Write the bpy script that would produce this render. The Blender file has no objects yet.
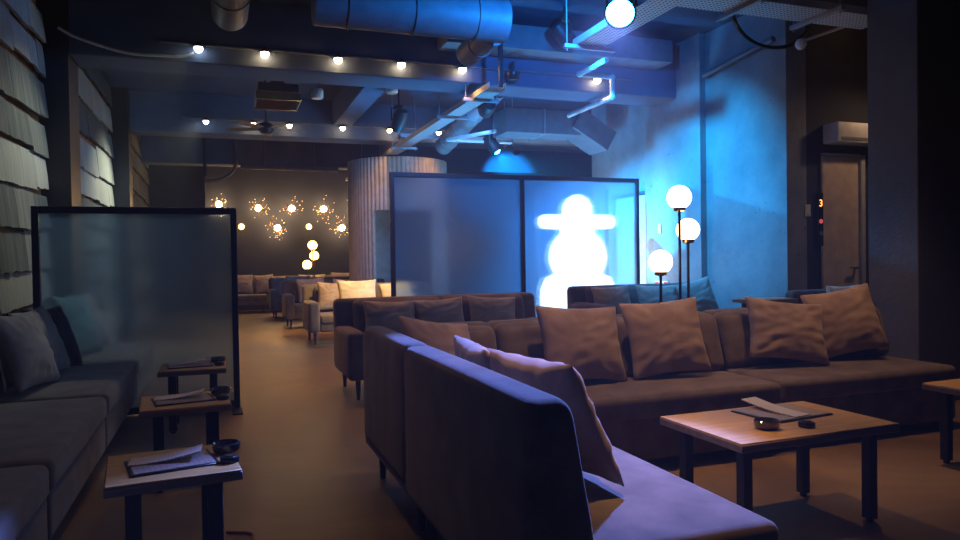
import bpy, bmesh, math, random
from mathutils import Vector, Matrix, Euler, noise
R = math.radians
scn = bpy.context.scene
COL = scn.collection
random.seed(7)

# ------------------------------------------------------------------ camera
cam_d = bpy.data.cameras.new('camera')
cam_d.sensor_width = 36.0
cam_d.lens = 36.0 * 715.0 / 960.0
cam_d.clip_start = 0.05
cam = bpy.data.objects.new('camera', cam_d)
COL.objects.link(cam)
cam.matrix_world = (Matrix.Translation((0, 0, 1.15)) @ Matrix.Rotation(R(-19.9), 4, 'Z')
                    @ Matrix.Rotation(R(90 - 0.95), 4, 'X') @ Matrix.Rotation(R(-0.86), 4, 'Z'))
scn.camera = cam

# ------------------------------------------------------------------ world, exposure
w = bpy.data.worlds.new('world')
scn.world = w
w.use_nodes = True
w.node_tree.nodes['Background'].inputs[0].default_value = (0.05, 0.09, 0.2, 1)
w.node_tree.nodes['Background'].inputs[1].default_value = 0.0
# thin stage haze filling the air
hz = w.node_tree.nodes.new('ShaderNodeVolumeScatter')
hz.inputs['Density'].default_value = 0.0045
hz.inputs['Anisotropy'].default_value = 0.35
w.node_tree.links.new(hz.outputs[0], w.node_tree.nodes['World Output'].inputs['Volume'])
vs = scn.view_settings
vs.view_transform = 'Standard'
vs.look = 'None'
vs.gamma = 1.0
vs.use_curve_mapping = False
vs.exposure = 0.0

# light levels (tuned together)
WARM = (1.0, 0.41, 0.09)
WARM2 = (1.0, 0.52, 0.22)
BULB = (1.0, 0.62, 0.28)
BLUE = (0.03, 0.22, 1.0)
CYAN = (0.005, 0.4, 1.0)
L_BULB = 45.0        # radiance of the small track bulbs
L_GLOBE = 7.0         # opal globes of the floor lamps
L_STAR = 120.0         # bulbs of the starburst lamps
L_SIGN = 6.0          # white light figure
P_HEAD = 2300.0        # blue moving head beam, watts
P_WASH = 800.0        # blue wash on the concrete wall
P_WASH_BACK = 2200.0
P_WHITE = 110.0        # white spots on the boarded wall
P_DOWN = 80.0
P_BULB = 44.0        # amber light each capped bulb throws down
P_CEILING_FILL = 290.0  # added spot with no real lamp behind it, tints the ceiling blue
P_UP = 420.0        # blue floor uplight behind the tall screen         # warm downlights over the front seats


def spot_light(name, loc, target, power, color, size_deg, blend=0.5, radius=0.05, parent=None):
    d = bpy.data.lights.new(name, 'SPOT')
    d.energy = power
    d.color = color
    d.spot_size = R(size_deg)
    d.spot_blend = blend
    d.shadow_soft_size = radius
    o = bpy.data.objects.new(name, d)
    COL.objects.link(o)
    q = (Vector(target) - Vector(loc)).to_track_quat('-Z', 'Y')
    o.matrix_world = Matrix.Translation(loc) @ q.to_matrix().to_4x4()
    if parent:
        mw = o.matrix_world.copy()
        o.parent = parent
        o.matrix_parent_inverse = parent.matrix_basis.inverted()
        o.matrix_basis = mw
    return o


# ------------------------------------------------------------------ materials
MATS = {}


def new_mat(name):
    m = bpy.data.materials.new(name)
    m.use_nodes = True
    nt = m.node_tree
    b = nt.nodes['Principled BSDF']
    return m, nt, b


def nd(nt, typ, **kw):
    n = nt.nodes.new(typ)
    for k, v in kw.items():
        if k in n.inputs:
            n.inputs[k].default_value = v
        else:
            setattr(n, k, v)
    return n


def ramp(nt, fac, stops):
    r = nt.nodes.new('ShaderNodeValToRGB')
    el = r.color_ramp.elements
    while len(el) < len(stops):
        el.new(0.5)
    for e, (p, c) in zip(el, stops):
        e.position = p
        e.color = (*c, 1)
    nt.links.new(fac, r.inputs[0])
    return r.outputs[0]


def coords(nt, kind='Object', scale=(1, 1, 1)):
    tc = nt.nodes.new('ShaderNodeTexCoord')
    mp = nt.nodes.new('ShaderNodeMapping')
    mp.inputs['Scale'].default_value = scale
    nt.links.new(tc.outputs[kind], mp.inputs[0])
    return mp.outputs[0]


def bump(nt, b, height, strength=0.3, dist=0.01):
    bp = nt.nodes.new('ShaderNodeBump')
    bp.inputs['Strength'].default_value = strength
    bp.inputs['Distance'].default_value = dist
    nt.links.new(height, bp.inputs['Height'])
    nt.links.new(bp.outputs[0], b.inputs['Normal'])
    return bp


def plain(name, col, rough=0.5, metal=0.0, spec=0.5):
    if name in MATS:
        return MATS[name]
    m, nt, b = new_mat(name)
    n = nd(nt, 'ShaderNodeTexNoise', Scale=9.0, Detail=4.0)
    nt.links.new(coords(nt), n.inputs['Vector'])
    c = ramp(nt, n.outputs[0], [(0.3, tuple(v * 0.85 for v in col)), (0.7, tuple(min(1, v * 1.12) for v in col))])
    nt.links.new(c, b.inputs['Base Color'])
    b.inputs['Roughness'].default_value = rough
    b.inputs['Metallic'].default_value = metal
    b.inputs['Specular IOR Level'].default_value = spec
    MATS[name] = m
    return m


def fabric(name, c1, c2, weave=380.0, sheen=0.25, mott=7.0):
    m, nt, b = new_mat(name)
    v = coords(nt)
    n = nd(nt, 'ShaderNodeTexNoise', Scale=mott, Detail=5.0)
    nt.links.new(v, n.inputs['Vector'])
    n2 = nd(nt, 'ShaderNodeTexNoise', Scale=weave, Detail=2.0)
    nt.links.new(v, n2.inputs['Vector'])
    mx = nd(nt, 'ShaderNodeMath', operation='ADD')
    sc = nd(nt, 'ShaderNodeMath', operation='MULTIPLY')
    sc.inputs[1].default_value = 0.6
    nt.links.new(n2.outputs[0], sc.inputs[0])
    nt.links.new(n.outputs[0], mx.inputs[0])
    nt.links.new(sc.outputs[0], mx.inputs[1])
    c = ramp(nt, mx.outputs[0], [(0.55, c1), (1.0, c2)])
    nt.links.new(c, b.inputs['Base Color'])
    b.inputs['Roughness'].default_value = 0.95
    b.inputs['Specular IOR Level'].default_value = 0.15
    b.inputs['Sheen Weight'].default_value = sheen
    b.inputs['Sheen Roughness'].default_value = 0.4
    bump(nt, b, n2.outputs[0], 0.25, 0.004)
    MATS[name] = m
    return m


def emit(name, col, strength):
    m, nt, b = new_mat(name)
    n = nd(nt, 'ShaderNodeTexNoise', Scale=3.0)
    b.inputs['Base Color'].default_value = (0.8, 0.8, 0.8, 1)
    b.inputs['Emission Color'].default_value = (*col, 1)
    b.inputs['Emission Strength'].default_value = strength
    MATS[name] = m
    return m


def concrete(name, c1, c2, rough=0.85, scale=1.6, pits=True, bstr=0.25):
    m, nt, b = new_mat(name)
    v = coords(nt)
    n = nd(nt, 'ShaderNodeTexNoise', Scale=scale, Detail=9.0, Roughness=0.62)
    nt.links.new(v, n.inputs['Vector'])
    c = ramp(nt, n.outputs[0], [(0.3, c1), (0.7, c2)])
    n2 = nd(nt, 'ShaderNodeTexNoise', Scale=scale * 9, Detail=6.0, Roughness=0.7)
    nt.links.new(v, n2.inputs['Vector'])
    if pits:
        p = ramp(nt, n2.outputs[0], [(0.30, (0.35, 0.35, 0.35)), (0.37, (1, 1, 1))])
        mx = nd(nt, 'ShaderNodeMix', data_type='RGBA', blend_type='MULTIPLY')
        mx.inputs[0].default_value = 0.8
        nt.links.new(c, mx.inputs[6])
        nt.links.new(p, mx.inputs[7])
        c = mx.outputs[2]
    nt.links.new(c, b.inputs['Base Color'])
    b.inputs['Roughness'].default_value = rough
    bump(nt, b, n2.outputs[0], bstr, 0.02)
    MATS[name] = m
    return m


def wood(name, c1, c2, rough=0.45, scale=(3, 40, 40)):
    m, nt, b = new_mat(name)
    v = coords(nt, scale=scale)
    n = nd(nt, 'ShaderNodeTexNoise', Scale=1.0, Detail=6.0, Distortion=0.6)
    nt.links.new(v, n.inputs['Vector'])
    nt.links.new(ramp(nt, n.outputs[0], [(0.3, c1), (0.7, c2)]), b.inputs['Base Color'])
    b.inputs['Roughness'].default_value = rough
    MATS[name] = m
    return m


# floor: brown mottled polished concrete
m, nt, b = new_mat('floor_concrete')
v = coords(nt)
n = nd(nt, 'ShaderNodeTexNoise', Scale=0.9, Detail=10.0, Roughness=0.65, Distortion=0.7)
nt.links.new(v, n.inputs['Vector'])
nt.links.new(ramp(nt, n.outputs[0], [(0.3, (0.1, 0.066, 0.038)), (0.5, (0.2, 0.135, 0.075)), (0.7, (0.34, 0.235, 0.135))]), b.inputs['Base Color'])
nt.links.new(ramp(nt, n.outputs[0], [(0.3, (0.36, 0.36, 0.36)), (0.7, (0.55, 0.55, 0.55))]), b.inputs['Roughness'])
n2 = nd(nt, 'ShaderNodeTexNoise', Scale=60.0, Detail=3.0)
nt.links.new(v, n2.inputs['Vector'])
bump(nt, b, n2.outputs[0], 0.06, 0.01)
MATS['floor'] = m

concrete('wall_concrete', (0.15, 0.17, 0.19), (0.28, 0.3, 0.32))
concrete('dark_wall', (0.012, 0.016, 0.03), (0.024, 0.03, 0.05), pits=False)  # navy here and in the pillar stands in for dim blue haze light
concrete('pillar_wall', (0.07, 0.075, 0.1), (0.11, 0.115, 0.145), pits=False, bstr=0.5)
concrete('ceiling_lit_blue', (0.045, 0.065, 0.12), (0.07, 0.095, 0.17), pits=False)  # blue of the stage light is put into the ceiling colour
concrete('beam_lit_blue', (0.06, 0.09, 0.16), (0.09, 0.13, 0.21), pits=False, bstr=0.1)  # same blue light tinted into the beams, rails and panels
plain('dark_metal', (0.02, 0.02, 0.024), 0.45, 0.6)
plain('black_paint', (0.02, 0.02, 0.022), 0.5)
plain('black_plastic', (0.012, 0.012, 0.014), 0.3)
plain('frame_metal', (0.03, 0.031, 0.037), 0.4, 0.3)
plain('galvanised', (0.32, 0.33, 0.35), 0.5, 0.6)
plain('duct_grey', (0.15, 0.16, 0.18), 0.6, 0.2)
plain('white_pvc', (0.5, 0.5, 0.49), 0.5)
plain('cable_white', (0.75, 0.76, 0.74), 0.5)
plain('fixture_white', (0.7, 0.7, 0.68), 0.45)
plain('brass', (0.75, 0.5, 0.2), 0.25, 1.0)
plain('door_beige', (0.62, 0.5, 0.4), 0.6)
plain('door_grey', (0.4, 0.42, 0.44), 0.6)
plain('leg_wood', (0.03, 0.022, 0.018), 0.45)
plain('red_curve', (0.25, 0.05, 0.03), 0.5)
plain('red_print', (0.55, 0.03, 0.03), 0.5)
fabric('sofa_fabric', (0.105, 0.085, 0.075), (0.2, 0.165, 0.14))
fabric('sofa_dark', (0.05, 0.048, 0.052), (0.11, 0.1, 0.1))
fabric('wall_sofa', (0.12, 0.115, 0.1), (0.22, 0.205, 0.18))
fabric('pillow_taupe', (0.27, 0.2, 0.165), (0.44, 0.34, 0.28))
fabric('pillow_grey', (0.22, 0.21, 0.2), (0.36, 0.34, 0.32))
fabric('pillow_cream', (0.55, 0.47, 0.36), (0.78, 0.68, 0.54))
fabric('pillow_teal', (0.08, 0.2, 0.23), (0.14, 0.32, 0.36))
fabric('pillow_dark', (0.03, 0.03, 0.035), (0.06, 0.06, 0.065))
fabric('pillow_blue_lit', (0.12, 0.16, 0.3), (0.2, 0.25, 0.42))  # blue stage light put into this cushion's fabric colour
wood('table_wood', (0.46, 0.28, 0.09), (0.64, 0.4, 0.14), 0.42)
wood('table_edge', (0.16, 0.12, 0.1), (0.24, 0.18, 0.15), 0.5)
wood('rust_board', (0.25, 0.1, 0.03), (0.45, 0.19, 0.06), 0.7)
emit('bulb_glow', BULB, L_BULB)
emit('bulb_white', (0.9, 0.95, 1.0), 12.0)
emit('globe_glow', (1.0, 0.66, 0.36), L_GLOBE)
emit('far_globe_glow', (1.0, 0.52, 0.09), L_GLOBE * 2.0)
emit('star_glow', BULB, L_STAR)
emit('star_tip', (1.0, 0.5, 0.15), 5.0)
emit('figure_glow', (0.9, 0.97, 1.0), L_SIGN)
emit('head_glow', (0.03, 0.4, 1.0), 60.0)
emit('digit_glow', (1.0, 0.35, 0.05), 3.0)
emit('red_glow', (1.0, 0.05, 0.08), 0.5)

# weathered cloth-like boards on the left wall: every strip takes its own tone
m, nt, b = new_mat('weathered_strip')
v = coords(nt, scale=(6, 14, 0.7))
n = nd(nt, 'ShaderNodeTexNoise', Scale=1.5, Detail=7.0, Roughness=0.6)
nt.links.new(v, n.inputs['Vector'])
at = nd(nt, 'ShaderNodeAttribute', attribute_name='tone')
ad = nd(nt, 'ShaderNodeMath', operation='MULTIPLY_ADD')
ad.inputs[1].default_value = 0.45
nt.links.new(n.outputs[0], ad.inputs[0])
nt.links.new(at.outputs['Fac'], ad.inputs[2])
nt.links.new(ramp(nt, ad.outputs[0], [(0.25, (0.06, 0.07, 0.07)), (0.6, (0.28, 0.285, 0.25)), (1.0, (0.6, 0.585, 0.5))]), b.inputs['Base Color'])
b.inputs['Roughness'].default_value = 0.9
bump(nt, b, n.outputs[0], 0.5, 0.03)
MATS['strip'] = m

# fluted drum
plain('flute', (0.42, 0.4, 0.37), 0.75)

# perforated tray: rows of dark punched holes
m, nt, b = new_mat('perforated')
v = coords(nt)
vo = nd(nt, 'ShaderNodeTexVoronoi', Scale=28.0, Randomness=0.0)
nt.links.new(v, vo.inputs['Vector'])
nt.links.new(ramp(nt, vo.outputs['Distance'], [(0.24, (0.03, 0.03, 0.035)), (0.3, (0.55, 0.56, 0.58))]), b.inputs['Base Color'])
b.inputs['Roughness'].default_value = 0.5
b.inputs['Metallic'].default_value = 0.3
MATS['perforated'] = m

# pebbled frosted glass, with blue reflected light tinted into its colours
m = bpy.data.materials.new('pebbled_glass')
m.use_nodes = True
nt = m.node_tree
for x in list(nt.nodes):
    nt.nodes.remove(x)
out = nt.nodes.new('ShaderNodeOutputMaterial')
v = coords(nt)
vo = nd(nt, 'ShaderNodeTexVoronoi', Scale=42.0, feature='SMOOTH_F1')
nt.links.new(v, vo.inputs['Vector'])
no = nd(nt, 'ShaderNodeTexNoise', Scale=25.0, Detail=2.0)
nt.links.new(v, no.inputs['Vector'])
ad = nd(nt, 'ShaderNodeMath', operation='ADD')
nt.links.new(vo.outputs['Distance'], ad.inputs[0])
nt.links.new(no.outputs[0], ad.inputs[1])
bp = nd(nt, 'ShaderNodeBump')
bp.inputs['Strength'].default_value = 0.3
bp.inputs['Distance'].default_value = 0.009
nt.links.new(ad.outputs[0], bp.inputs['Height'])
rf = nd(nt, 'ShaderNodeBsdfRefraction', IOR=1.15, Roughness=0.25)
rf.inputs['Color'].default_value = (0.74, 0.86, 0.98, 1)
tr = nd(nt, 'ShaderNodeBsdfTransparent')
tr.inputs['Color'].default_value = (0.74, 0.86, 0.98, 1)
df = nd(nt, 'ShaderNodeBsdfTranslucent')
df.inputs['Color'].default_value = (0.35, 0.55, 0.8, 1)
d2 = nd(nt, 'ShaderNodeBsdfDiffuse')
d2.inputs['Color'].default_value = (0.3, 0.5, 0.76, 1)
gl = nd(nt, 'ShaderNodeBsdfGlossy', Roughness=0.08)
nt.links.new(bp.outputs[0], gl.inputs['Normal'])
bp2 = nd(nt, 'ShaderNodeBump')
bp2.inputs['Strength'].default_value = 0.12
bp2.inputs['Distance'].default_value = 0.006
nt.links.new(ad.outputs[0], bp2.inputs['Height'])
nt.links.new(bp2.outputs[0], rf.inputs['Normal'])


def mixs(a, c, f):
    k = nt.nodes.new('ShaderNodeMixShader')
    k.inputs[0].default_value = f
    nt.links.new(a, k.inputs[1])
    nt.links.new(c, k.inputs[2])
    return k.outputs[0]


s1 = mixs(rf.outputs[0], tr.outputs[0], 0.12)
s2 = mixs(df.outputs[0], d2.outputs[0], 0.5)
s3 = mixs(s1, s2, 0.3)
fr = nd(nt, 'ShaderNodeFresnel', IOR=1.45)
k = nt.nodes.new('ShaderNodeMixShader')
nt.links.new(fr.outputs[0], k.inputs[0])
nt.links.new(s3, k.inputs[1])
nt.links.new(gl.outputs[0], k.inputs[2])
nt.links.new(k.outputs[0], out.inputs[0])
MATS['glass'] = m

# printed menu sheets (illegible rows of small type)
def print_mat(name, paper, ink, scale):
    m, nt, b = new_mat(name)
    v = coords(nt, scale=scale)
    br = nd(nt, 'ShaderNodeTexBrick', Scale=1.0)
    br.inputs['Color1'].default_value = (*ink, 1)
    br.inputs['Color2'].default_value = (*[0.5 * (p + i) for p, i in zip(paper, ink)], 1)
    br.inputs['Mortar'].default_value = (*paper, 1)
    br.inputs['Mortar Size'].default_value = 0.09
    br.inputs['Brick Width'].default_value = 0.9
    br.inputs['Row Height'].default_value = 0.32
    nt.links.new(v, br.inputs['Vector'])
    nt.links.new(br.outputs[0], b.inputs['Base Color'])
    b.inputs['Roughness'].default_value = 0.4
    MATS[name] = m


print_mat('menu_print', (0.5, 0.42, 0.36), (0.12, 0.09, 0.08), (25, 40, 25))
print_mat('leaflet_print', (0.8, 0.78, 0.74), (0.45, 0.42, 0.4), (30, 30, 30))

m, nt, b = new_mat('dark_glass')
n = nd(nt, 'ShaderNodeTexNoise', Scale=20.0)
nt.links.new(coords(nt), n.inputs['Vector'])
nt.links.new(ramp(nt, n.outputs[0], [(0.3, (0.02, 0.02, 0.03)), (0.7, (0.05, 0.05, 0.06))]), b.inputs['Base Color'])
b.inputs['Roughness'].default_value = 0.06
b.inputs['Coat Weight'].default_value = 1.0
MATS['dark_glass'] = m


# ------------------------------------------------------------------ mesh helpers
def finish(bm, name, mat, parent=None, loc=None, smooth=True, angle=40, mw=None):
    me = bpy.data.meshes.new(name)
    bmesh.ops.recalc_face_normals(bm, faces=bm.faces)
    bm.to_mesh(me)
    bm.free()
    if smooth:
        me.polygons.foreach_set('use_smooth', [True] * len(me.polygons))
        me.set_sharp_from_angle(angle=R(angle))
    me.materials.append(MATS[mat] if isinstance(mat, str) else mat)
    o = bpy.data.objects.new(name, me)
    COL.objects.link(o)
    if parent:
        o.parent = parent
    if loc is not None:
        o.location = loc
    if mw is not None:
        o.matrix_basis = mw
    return o


def box(bm, lo, hi, bev=0.0, seg=2):
    t = bmesh.new()
    bmesh.ops.create_cube(t, size=1.0)
    for v in t.verts:
        v.co = Vector([lo[i] + (v.co[i] + 0.5) * (hi[i] - lo[i]) for i in range(3)])
    if bev > 0:
        bmesh.ops.bevel(t, geom=t.edges[:], offset=bev, segments=seg, affect='EDGES', profile=0.5)
    merge(bm, t)


def merge(bm, t, mat=None):
    if mat is not None:
        t.transform(mat)
    me = bpy.data.meshes.new('tmp')
    t.to_mesh(me)
    t.free()
    bm.from_mesh(me)
    bpy.data.meshes.remove(me)


def cyl(bm, p0, p1, r0, r1=None, n=16, caps=True):
    r1 = r0 if r1 is None else r1
    p0, p1 = Vector(p0), Vector(p1)
    q = (p1 - p0).to_track_quat('Z', 'Y').to_matrix()
    ra, rb = [], []
    for i in range(n):
        a = 2 * math.pi * i / n
        d = q @ Vector((math.cos(a), math.sin(a), 0))
        ra.append(bm.verts.new(p0 + d * r0))
        rb.append(bm.verts.new(p1 + d * r1))
    for i in range(n):
        j = (i + 1) % n
        bm.faces.new((ra[i], ra[j], rb[j], rb[i]))
    if caps:
        bm.faces.new(ra[::-1])
        bm.faces.new(rb)


def tube(bm, pts, r, n=8):
    pts = [Vector(p) for p in pts]
    rings = []
    for i, p in enumerate(pts):
        d = (pts[min(i + 1, len(pts) - 1)] - pts[max(i - 1, 0)]).normalized()
        q = d.to_track_quat('Z', 'Y').to_matrix()
        rings.append([bm.verts.new(p + q @ Vector((math.cos(2 * math.pi * k / n) * r, math.sin(2 * math.pi * k / n) * r, 0))) for k in range(n)])
    for a, c in zip(rings, rings[1:]):
        for k in range(n):
            bm.faces.new((a[k], a[(k + 1) % n], c[(k + 1) % n], c[k]))
    bm.faces.new(rings[0][::-1])
    bm.faces.new(rings[-1])


def smooth_path(pts, k=8):
    pts = [Vector(p) for p in pts]
    P = [pts[0]] + pts + [pts[-1]]
    res = []
    for i in range(1, len(P) - 2):
        for s in range(k):
            t = s / k
            a, b_, c, d = P[i - 1], P[i], P[i + 1], P[i + 2]
            res.append(0.5 * ((2 * b_) + (c - a) * t + (2 * a - 5 * b_ + 4 * c - d) * t * t + (3 * b_ - a - 3 * c + d) * t ** 3))
    res.append(pts[-1])
    return res


def lathe(bm, prof, n=24, c=(0, 0, 0)):
    rings = []
    for r, z in prof:
        rings.append([bm.verts.new((c[0] + r * math.cos(2 * math.pi * i / n), c[1] + r * math.sin(2 * math.pi * i / n), c[2] + z)) for i in range(n)])
    for a, d in zip(rings, rings[1:]):
        for i in range(n):
            j = (i + 1) % n
            bm.faces.new((a[i], a[j], d[j], d[i]))
    if prof[0][0] > 1e-6:
        bm.faces.new(rings[0][::-1])
    if prof[-1][0] > 1e-6:
        bm.faces.new(rings[-1])
    bmesh.ops.remove_doubles(bm, verts=bm.verts[:], dist=1e-6)


def ball(bm, c, r, n=20):
    t = bmesh.new()
    bmesh.ops.create_uvsphere(t, u_segments=n, v_segments=n // 2 + 2, radius=r)
    merge(bm, t, Matrix.Translation(c))


def soft_box(bm, lo, hi, r, puff=(0, 0, 0), inner=6, arc=4, warp=None):
    """rounded upholstery block; puff bulges the faces of each axis"""
    h = [(hi[i] - lo[i]) / 2 for i in range(3)]
    c = Vector([(hi[i] + lo[i]) / 2 for i in range(3)])
    r = min(r, min(h) * 0.98)

    def params(a):
        k = a - r
        s = [-k - r * math.cos(math.pi / 2 * i / arc) for i in range(arc)]
        mid = [-k + 2 * k * i / inner for i in range(inner + 1)]
        e = [-q for q in reversed(s)]
        return s + mid + e
    P = [params(a) for a in h]
    t = bmesh.new()
    for ax in range(3):
        u, v = (ax + 1) % 3, (ax + 2) % 3
        for sg in (-1, 1):
            grid = []
            for a in P[u]:
                row = []
                for b_ in P[v]:
                    p = [0, 0, 0]
                    p[ax] = sg * h[ax]
                    p[u] = a
                    p[v] = b_
                    q = Vector([max(-(h[i] - r), min(h[i] - r, p[i])) for i in range(3)])
                    d = Vector(p) - q
                    x = q + d.normalized() * r if d.length > 1e-9 else q
                    f = (1 - (a / h[u]) ** 2) * (1 - (b_ / h[v]) ** 2)
                    x[ax] += sg * puff[ax] * f
                    row.append(t.verts.new(x + c))
                grid.append(row)
            for i in range(len(grid) - 1):
                for j in range(len(grid[0]) - 1):
                    t.faces.new((grid[i][j], grid[i + 1][j], grid[i + 1][j + 1], grid[i][j + 1]))
    bmesh.ops.remove_doubles(t, verts=t.verts[:], dist=1e-4)
    if warp:
        for v in t.verts:
            v.co = Vector(warp(v.co.copy()))
    merge(bm, t)


def empty(name, loc=(0, 0, 0), rz=0.0):
    o = bpy.data.objects.new(name, None)
    COL.objects.link(o)
    o.location = loc
    o.rotation_euler = (0, 0, rz)
    o.empty_display_size = 0.1
    return o


def tag(o, label, cat, group=None, kind=None):
    o['label'] = label
    o['category'] = cat
    if group:
        o['group'] = group
    if kind:
        o['kind'] = kind
    return o


def struct(bm, name, mat, label, cat, smooth=False, parent=None):
    o = finish(bm, name, mat, smooth=smooth)
    return tag(o, label, cat, kind='structure')


def copy_tree(o, parent=None):
    c = o.copy()
    COL.objects.link(c)
    if parent:
        c.parent = parent
    for ch in list(o.children):
        copy_tree(ch, c)
    return c


# ------------------------------------------------------------------ room shell
XL, XR, XF, YB, YN, ZC = -1.5, 5.3, 8.6, 17.6, -2.2, 3.7
bm = bmesh.new(); box(bm, (XL - 0.2, YN, -0.1), (XF, YB + 0.2, 0)); struct(bm, 'floor', 'floor', 'brown mottled polished concrete floor of the lounge', 'floor')
bm = bmesh.new(); box(bm, (XL - 0.2, YN, ZC), (XF, YB + 0.2, ZC + 0.2)); struct(bm, 'ceiling', 'ceiling_lit_blue', 'dark open concrete ceiling with blue stage light put into its colour', 'ceiling')
bm = bmesh.new(); box(bm, (XL - 0.2, YN, 0), (XL, YB, ZC)); struct(bm, 'wall_left', 'rust_board', 'rust brown boarded wall behind the pale weathered strips', 'wall')
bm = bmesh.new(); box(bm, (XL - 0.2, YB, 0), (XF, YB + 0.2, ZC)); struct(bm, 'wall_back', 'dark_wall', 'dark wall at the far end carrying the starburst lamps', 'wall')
bm = bmesh.new(); box(bm, (XR, 5.65, 0), (XR + 0.25, 9.6, ZC)); struct(bm, 'wall_right', 'wall_concrete', 'bare concrete wall washed in blue light behind the globe lamps', 'wall')
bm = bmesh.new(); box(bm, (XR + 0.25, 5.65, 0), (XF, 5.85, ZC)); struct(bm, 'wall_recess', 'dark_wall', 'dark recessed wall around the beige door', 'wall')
bm = bmesh.new(); box(bm, (XR + 0.25, 9.4, 0), (XF, 9.6, ZC)); struct(bm, 'wall_return', 'wall_concrete', 'concrete return wall behind the blue wall end', 'wall')
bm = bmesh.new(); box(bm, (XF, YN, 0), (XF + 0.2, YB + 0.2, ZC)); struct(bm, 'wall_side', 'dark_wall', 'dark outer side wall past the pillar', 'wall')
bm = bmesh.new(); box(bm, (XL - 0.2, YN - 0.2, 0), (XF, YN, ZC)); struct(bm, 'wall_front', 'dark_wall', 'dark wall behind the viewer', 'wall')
# pillar with a panel joint
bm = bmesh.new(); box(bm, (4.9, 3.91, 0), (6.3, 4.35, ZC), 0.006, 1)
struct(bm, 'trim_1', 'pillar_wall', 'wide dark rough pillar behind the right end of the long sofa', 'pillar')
# pilaster on the blue wall
bm = bmesh.new(); box(bm, (5.22, 6.9, 0), (5.3, 8.05, ZC)); struct(bm, 'trim_2', 'wall_concrete', 'shallow concrete pilaster on the blue wall beside the globe lamps', 'pilaster')
# left columns
bm = bmesh.new(); box(bm, (XL, 7.35, 0), (-1.26, 7.83, ZC)); struct(bm, 'trim_3', 'black_paint', 'dark column on the boarded wall nearest the viewer', 'column')
bm = bmesh.new(); box(bm, (XL, 11.55, 0), (-1.23, 11.95, ZC)); struct(bm, 'trim_4', 'black_paint', 'dark column on the boarded wall farther down the aisle', 'column')
bm = bmesh.new(); box(bm, (XL, 17.1, 0), (-0.3, 17.6, ZC)); struct(bm, 'trim_5', 'dark_wall', 'dark blank wall panel in the far corner of the room', 'wall panel')
# concrete beams
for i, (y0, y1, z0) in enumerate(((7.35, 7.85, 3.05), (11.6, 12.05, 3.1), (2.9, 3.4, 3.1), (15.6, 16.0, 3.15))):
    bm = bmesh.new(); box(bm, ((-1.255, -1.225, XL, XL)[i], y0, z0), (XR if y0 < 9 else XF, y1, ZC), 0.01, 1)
    struct(bm, 'beam_%d' % (i + 1), 'beam_lit_blue', ['painted concrete beam above the front row of bulbs', 'painted concrete beam behind the second row of bulbs',
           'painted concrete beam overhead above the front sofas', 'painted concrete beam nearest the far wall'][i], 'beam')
bm = bmesh.new(); box(bm, (1.72, 7.85, 3.3), (2.02, 11.6, ZC), 0.01, 1); struct(bm, 'beam_5', 'beam_lit_blue', 'narrow cross beam joining the two large beams', 'beam')


# boarded wall: overlapping weathered strips in three bays
def strips(name, y0, y1, tilt, rows, label, z0=0.0, rowh=0.35, seed=1):
    rnd = random.Random(seed)
    bm = bmesh.new()
    lay = bm.verts.layers.float.new('tone')
    zn = z0
    for k in range(rows):
        zb = zn
        rowk = rowh * rnd.uniform(0.78, 1.18)
        zn += rowk
        y = y0
        base = rnd.choice([0.0, 0.05, 0.15, 0.35, 0.45])
        while y < y1 - 0.02:
            wd = rnd.uniform(0.5, 1.3)
            ye = min(y1, y + wd)
            if y1 - ye < 0.25:
                ye = y1
            drop = rnd.uniform(-0.025, 0.025)
            tone = base + rnd.uniform(-0.1, 0.1)
            hgt = rowk * rnd.uniform(0.84, 0.99)
            n = max(3, int((ye - y) / 0.06))
            rows_v = []
            for i in range(n + 1):
                yy = y + (ye - y - 0.006) * i / n
                tz = tilt * (yy - y0)
                rag = 0.012 * noise.noise(Vector((yy * 6, k * 3.1, seed))) + 0.004 * rnd.uniform(-1, 1)
                fold = 0.005 * math.sin(yy * 23 + k) * noise.noise(Vector((yy * 2.3, k * 1.7, 5))) * 2
                bot = zb + drop + rag + tz
                top = zb + hgt + tz
                off = 0.012 * (k % 3)
                pts = [(-1.43 + fold + off * 0.4, yy, bot), (-1.438 + fold * 1.3, yy, (bot + top) / 2), (-1.455 + fold * 0.4, yy, top), (-1.48, yy, top), (-1.455 + fold, yy, bot)]
                vv = [bm.verts.new(p) for p in pts]
                for q in vv:
                    q[lay] = tone
                rows_v.append(vv)
            for a, c in zip(rows_v, rows_v[1:]):
                for j in range(5):
                    bm.faces.new((a[j], a[(j + 1) % 5], c[(j + 1) % 5], c[j]))
            bm.faces.new(rows_v[0][::-1]); bm.faces.new(rows_v[-1])
            y = ye
    struct(bm, name, 'strip', label, 'wall cladding', smooth=True)


strips('wall_left_cladding', 2.0, 7.34, 0.03, 11, 'pale grey weathered strips on the wall above the left sofas', z0=-0.2, seed=3)
strips('wall_left_cladding', 7.84, 11.54, 0.015, 11, 'pale weathered strips on the wall between the two dark columns', z0=-0.1, seed=8)
strips('wall_left_cladding', 11.96, 17.08, -0.01, 11, 'brownish weathered strips past the second dark column', z0=0.0, seed=12)

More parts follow.
